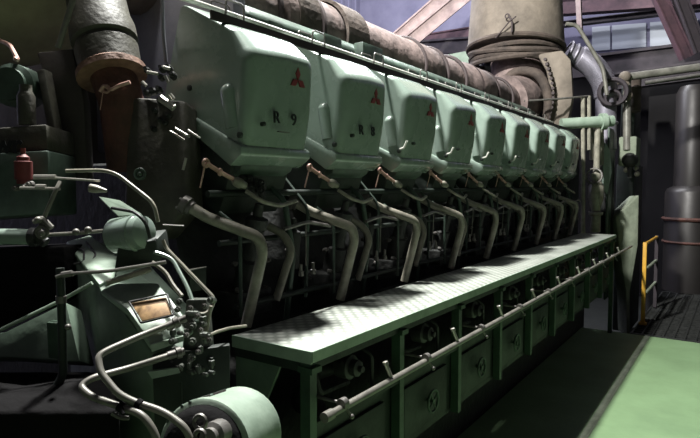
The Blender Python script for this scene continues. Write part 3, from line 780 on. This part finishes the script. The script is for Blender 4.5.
m = MB(); m.plate([P(152,356,D=1.57),P(230,345,D=1.62),P(230,520,D=1.62),P(158,520,D=1.57)],.04,.004); m.rod(P(181,382,D=1.56),P(183,470,D=1.56),.003,6); m.build('side_door','green_dark',cs)
m = MB(); m.tube([P(107,283,D=1.68),P(151,269,D=1.72)],.009,0,8); m.build('bright_bar','pipe_paint',cs)
# open dark box and foot plate on left
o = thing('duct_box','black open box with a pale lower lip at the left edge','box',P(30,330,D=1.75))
m = MB(); m.plate([P(-60,250,D=1.95),P(64,246,D=1.95),P(66,300,D=1.95),P(-60,348,D=1.95)],.3,.01); m.build('box_body','matte_black',o)
m = MB(); m.tube([P(-40,345,D=1.72),P(0,330,D=1.72),P(62,300,D=1.74),P(92,283,D=1.74)],.006,.01,8); m.build('lip_bar','green_pale',o)
o = thing('foot_plate','dull green flat mounting foot beneath the pale bar at lower left','plate',P(30,360,D=1.7))
m = MB(); m.plate([P(-60,340,D=1.78),P(4,332,D=1.78),P(66,302,D=1.78),P(80,362,D=1.74),P(6,357,D=1.74),P(-60,357,D=1.74)],.1,.006); m.build('foot_body','green_mid',o)
m = MB(); m.plate([P(46,322,D=1.68),P(58,323,D=1.68),P(60,360,D=1.68),P(48,358,D=1.68)],.04,.004); m.build('pipe_clip','green_frame',o)
o = pipe_thing('down_tube','dark upright pipe with tee in front of the dull green foot','tube',[[P(60,268,D=1.62),P(62,320,D=1.62),P(63,375,D=1.62),P(57,386,D=1.62)]],.012,'green_dark',.03,'tube_run')
m = MB(); m.tube([P(56,277,D=1.6),P(66,274,D=1.6),P(110,271,D=1.58),P(166,262,D=1.6)],.005,.01,8); m.lathe(P(62,275,D=1.6),P(74,273,D=1.6)-P(62,275,D=1.6),[(0,.009),(.03,.009)],8); m.build('cross_rod','dull_steel',o)
m = MB(); m.lathe(P(61,296,D=1.62),(0,0,-1),[(0,.015),(.02,.015)],10); m.ball(P(68,327,D=1.6),.009); m.build('union_nut','dull_steel',o)
# lower-left dark foundation
o = thing('foundation_block','dark foundation block at the lower left','block',W(2.3,1.2,-2.1))
m = MB(); m.slab([P(-120,372,D=1.72),P(90,372,D=1.9),P(110,372,D=1.66),P(120,412,D=1.5),P(-90,412,D=1.45)],PITFLOOR,.01); m.build('block_body','matte_black',o)

# small pipes between casing and engine
def tubes(name,label,sets,mt):
    o = thing(name,label,'tube',sets[0][0][-1])
    for pts,r_ in sets:
        m = MB(); m.tube(pts,r_,.025,8); m.build('tube_run',mt,o)
    return o
tubes('copper_tube','thin bright tube curving down right of the green drum',[([P(163,240,D=1.68),P(166,248,D=1.68),P(214,298,D=1.62),P(213,306,D=1.62),P(206,314,D=1.6),P(198,314,D=1.6)],.0055)],'pipe_paint')
tubes('oil_tube','pale green tube running behind the thin bright tube',[([P(154,252,D=1.72),P(172,258,D=1.72),P(188,288,D=1.66),P(196,312,D=1.62),P(197,322,D=1.6)],.006)],'green_enamel')
tubes('oil_tube','short pale tube stepping down next to the green drum bracket',[([P(152,262,D=1.68),P(166,272,D=1.68),P(172,284,D=1.66),P(182,296,D=1.64)],.006)],'pipe_paint')
o = thing('sensor_box','small dark green box behind the thin bright tube','box',P(197,285,D=1.9))
m = MB(); m.box(tuple(P(190,292,D=1.9)),tuple(P(206,268,D=1.95)),.004); m.build('box_body','green_dark',o)
m = MB(); m.rod(P(189,270,D=1.88),P(206,267,D=1.88),.002,6); m.rod(P(163,225,D=1.9),P(184,226,D=1.9),.003,6); build_each(m,'edge_trim','pipe_grey',o)
o = thing('valve_manifold','cluster of small dark valves and unions beside the name plate','valve',P(195,372,D=1.56))
m = MB()
for k in range(34):
    u_,v_ = random.uniform(172,212),random.uniform(298,376)
    if v_<318 and u_<176: continue
    dr = random.choice(((.6,-.8,0),(0,0,1),(1,.2,0),(.3,-1,.3)))
    s_ = random.uniform(.45,.9)
    m.lathe(P(u_,v_,D=random.uniform(1.53,1.6)),dr,[(-.02*s_,.008*s_),(-.008,.008*s_),(-.007,.012*s_),(.008,.012*s_),(.01,.006*s_),(.02*s_,.006*s_)],8)
m.plate([P(186,300,D=1.62),P(206,300,D=1.62),P(212,372,D=1.62),P(180,376,D=1.62)],.05,.004)
m.build('valve_block','fitting_mix',o)
m = MB()
for (u_,v_) in ((190,308),(197,316),(204,306),(200,330),(186,335),(209,340),(170,328),(198,352),(176,350),(190,360)):
    m.lathe(P(u_,v_,D=1.52),(.5,-.8,.3),[(-.01,.007),(.004,.007),(.005,.004),(.012,.004)],8)
build_each(m,'union_nut','dull_steel',o)
m = MB(); m.tube([P(203,338,D=1.55),P(216,332,D=1.6),P(230,328,D=1.68),P(246,326,D=1.75)],.005,.02,8); m.tube([P(211,306,D=1.6),P(206,332,D=1.6)],.006,0,8); m.build('outlet_tube','pipe_paint',o)

# hoses
hA = [P(186,318,D=1.48),P(166,326,D=1.46),P(140,336,D=1.42),P(108,350,D=1.36),P(98,356,D=1.34),P(100,372,D=1.32),P(118,394,D=1.3),P(134,402,D=1.3),P(165,412,D=1.3),P(186,428,D=1.28),P(192,445,D=1.28)]
hB = [P(182,352,D=1.48),P(168,356,D=1.46),P(130,368,D=1.42),P(92,378,D=1.36),P(80,386,D=1.34),P(90,396,D=1.32),P(124,408,D=1.3),P(142,414,D=1.28),P(154,430,D=1.27),P(160,450,D=1.27)]
for h_,lb,ub in ((hA,'upper grey hose looping down in front of the green casing',(166,327,1.46,186,318,1.48)),(hB,'lower grey hose with the wider loop in front of the green casing',(168,356,1.46,184,351,1.48))):
    o = thing('rubber_hose',lb,'hose',h_[-1])
    m = MB(); m.tube(h_,.0085,.03,12); m.build('hose_body','pipe_grey',o)
    m = MB(); a_=P(*ub[:2],D=ub[2]); b_=P(ub[3],ub[4],D=ub[5]); d=b_-a_
    m.lathe(a_,d,[(0,.011),(.02,.011),(.022,.015),(.034,.015),(.036,.010),(d.length,.010)],10); m.build('hose_fitting','dull_steel',o)
o = thing('hose_clamp','black clamp holding the two grey hoses together','clamp',P(124,414,D=1.29))
m = MB(); m.lathe(P(121,407,D=1.3),(.8,.3,-.4),[(-.006,.012),(.006,.012)],12); m.lathe(P(139,404,D=1.3),(.8,.3,-.4),[(-.006,.012),(.006,.012)],12); m.tube([P(121,407,D=1.29),P(124,414,D=1.28)],.004,0,6); build_each(m,'clamp_band','matte_black',o)
m = MB(); m.tube([P(112,413,D=1.3),P(120,418,D=1.3),P(129,418,D=1.3)],.005,.01,8); m.build('clamp_foot','dull_steel',o)

# motor at the bottom
mt_ = thing('electric_motor','pale green drum-shaped motor with open dark end at the bottom','motor',P(240,470,D=1.4))
A = P(203,451,D=1.32); B = P(238,433,D=1.50)
ax = (B-A).normalized()
L_ = (B-A).length
m = MB(); m.lathe(A,ax,[(0,.112),(.004,.118),(.03,.118),(.032,.113),(L_*.95,.113),(L_,.118),(L_+.012,.118),(L_+.016,.10),(L_+.03,.06)],40); m.build('motor_shell','green_pale',mt_,smooth=True)
m = MB(); m.lathe(A-ax*.035,ax,[(0,.04),(.008,.085),(.02,.10),(.038,.106)],32)
m.build('end_bell','matte_black',mt_)
m = MB(); up = (Vector((0,0,1))-ax*ax.z).normalized(); sd = ax.cross(up)
for k in (-1.05,-.85,-.6,-.4): 
    d_ = up*math.cos(k)+sd*math.sin(k)
    m.rod(A+d_*.114,A+ax*L_+d_*.114,.005,6)
build_each(m,'cooling_strip','green_engine',mt_)
m = MB()
for k in (-.95,-.7,-.45):
    d_ = up*math.cos(k)+sd*math.sin(k); t_ = ax.cross(d_)
    for j in range(2):
        q = A+ax*(.025+j*L_*.46)+d_*.112
        bot=[q-t_*.011,q+t_*.011,q+t_*.011+ax*L_*.36,q-t_*.011+ax*L_*.36]
        m.poly_solid(bot,[x+d_*.006 for x in bot])
build_each(m,'louvre','band_dark',mt_)
m = MB(); c_=P(200,422,D=1.22); m.ring(c_,-ax,.014,.005,16,6); m.lathe(P(212,436,D=1.25),-ax,[(-.04,.03),(0,.03),(.005,.02),(.02,.02)],16); m.ring(P(200,436,D=1.2),-ax,.012,.005,14,6)
m.build('shaft_hub','dull_steel',mt_)
m = MB(); base=(A+B)/2; m.box((base.x-.09,base.y-.09,PITFLOOR),(base.x+.09,base.y+.09,base.z-.09),.01); m.build('motor_pedestal','green_dark',mt_)

# ------------------------------------------------------------------ lights
def point(name,loc,power,size,col):
    l = bpy.data.lights.new(name,'POINT'); l.energy = power; l.shadow_soft_size = size; l.color = col
    o = bpy.data.objects.new(name,l); COL.objects.link(o); o.location = loc; return o
point('lamp_or_fill',(-2.38,2.5,5.5),2900,.14,(1.0,1.0,.96))
point('lamp_or_fill',(-2.6,9.3,6.3),260,.15,(.95,.95,1.0))  # unseen lamp added to light the far end
al = bpy.data.lights.new('roof_light','AREA'); al.shape='RECTANGLE'; al.size=2.6; al.size_y=1.6; al.energy=620; al.color=(.93,.95,1.0)
ao = bpy.data.objects.new('roof_light',al); COL.objects.link(ao); ao.location=(-4.3,8.2,7.1)
ao.rotation_euler=(Vector((-1.5,3,2.1))-Vector((-4.3,8.2,7.1))).to_track_quat('-Z','Y').to_euler()
point('lamp_or_fill',(-6.0,8.0,6.3),500,.2,(.85,.87,1.0))  # unseen fill added to brighten the background wall
point('lamp_or_fill',(-2.15,1.5,4.5),260,.12,(1.0,.99,.95))  # unseen fill added over the near-left machinery
w = bpy.data.worlds.new('world'); sc.world = w; w.use_nodes = True
w.node_tree.nodes['Background'].inputs['Color'].default_value = (.95,.9,1,1)
w.node_tree.nodes['Background'].inputs['Strength'].default_value = .04
sc.view_settings.view_transform = 'Standard'; sc.view_settings.look = 'None'; sc.view_settings.gamma = 1
sc.view_settings.use_curve_mapping = False; sc.view_settings.exposure = 0
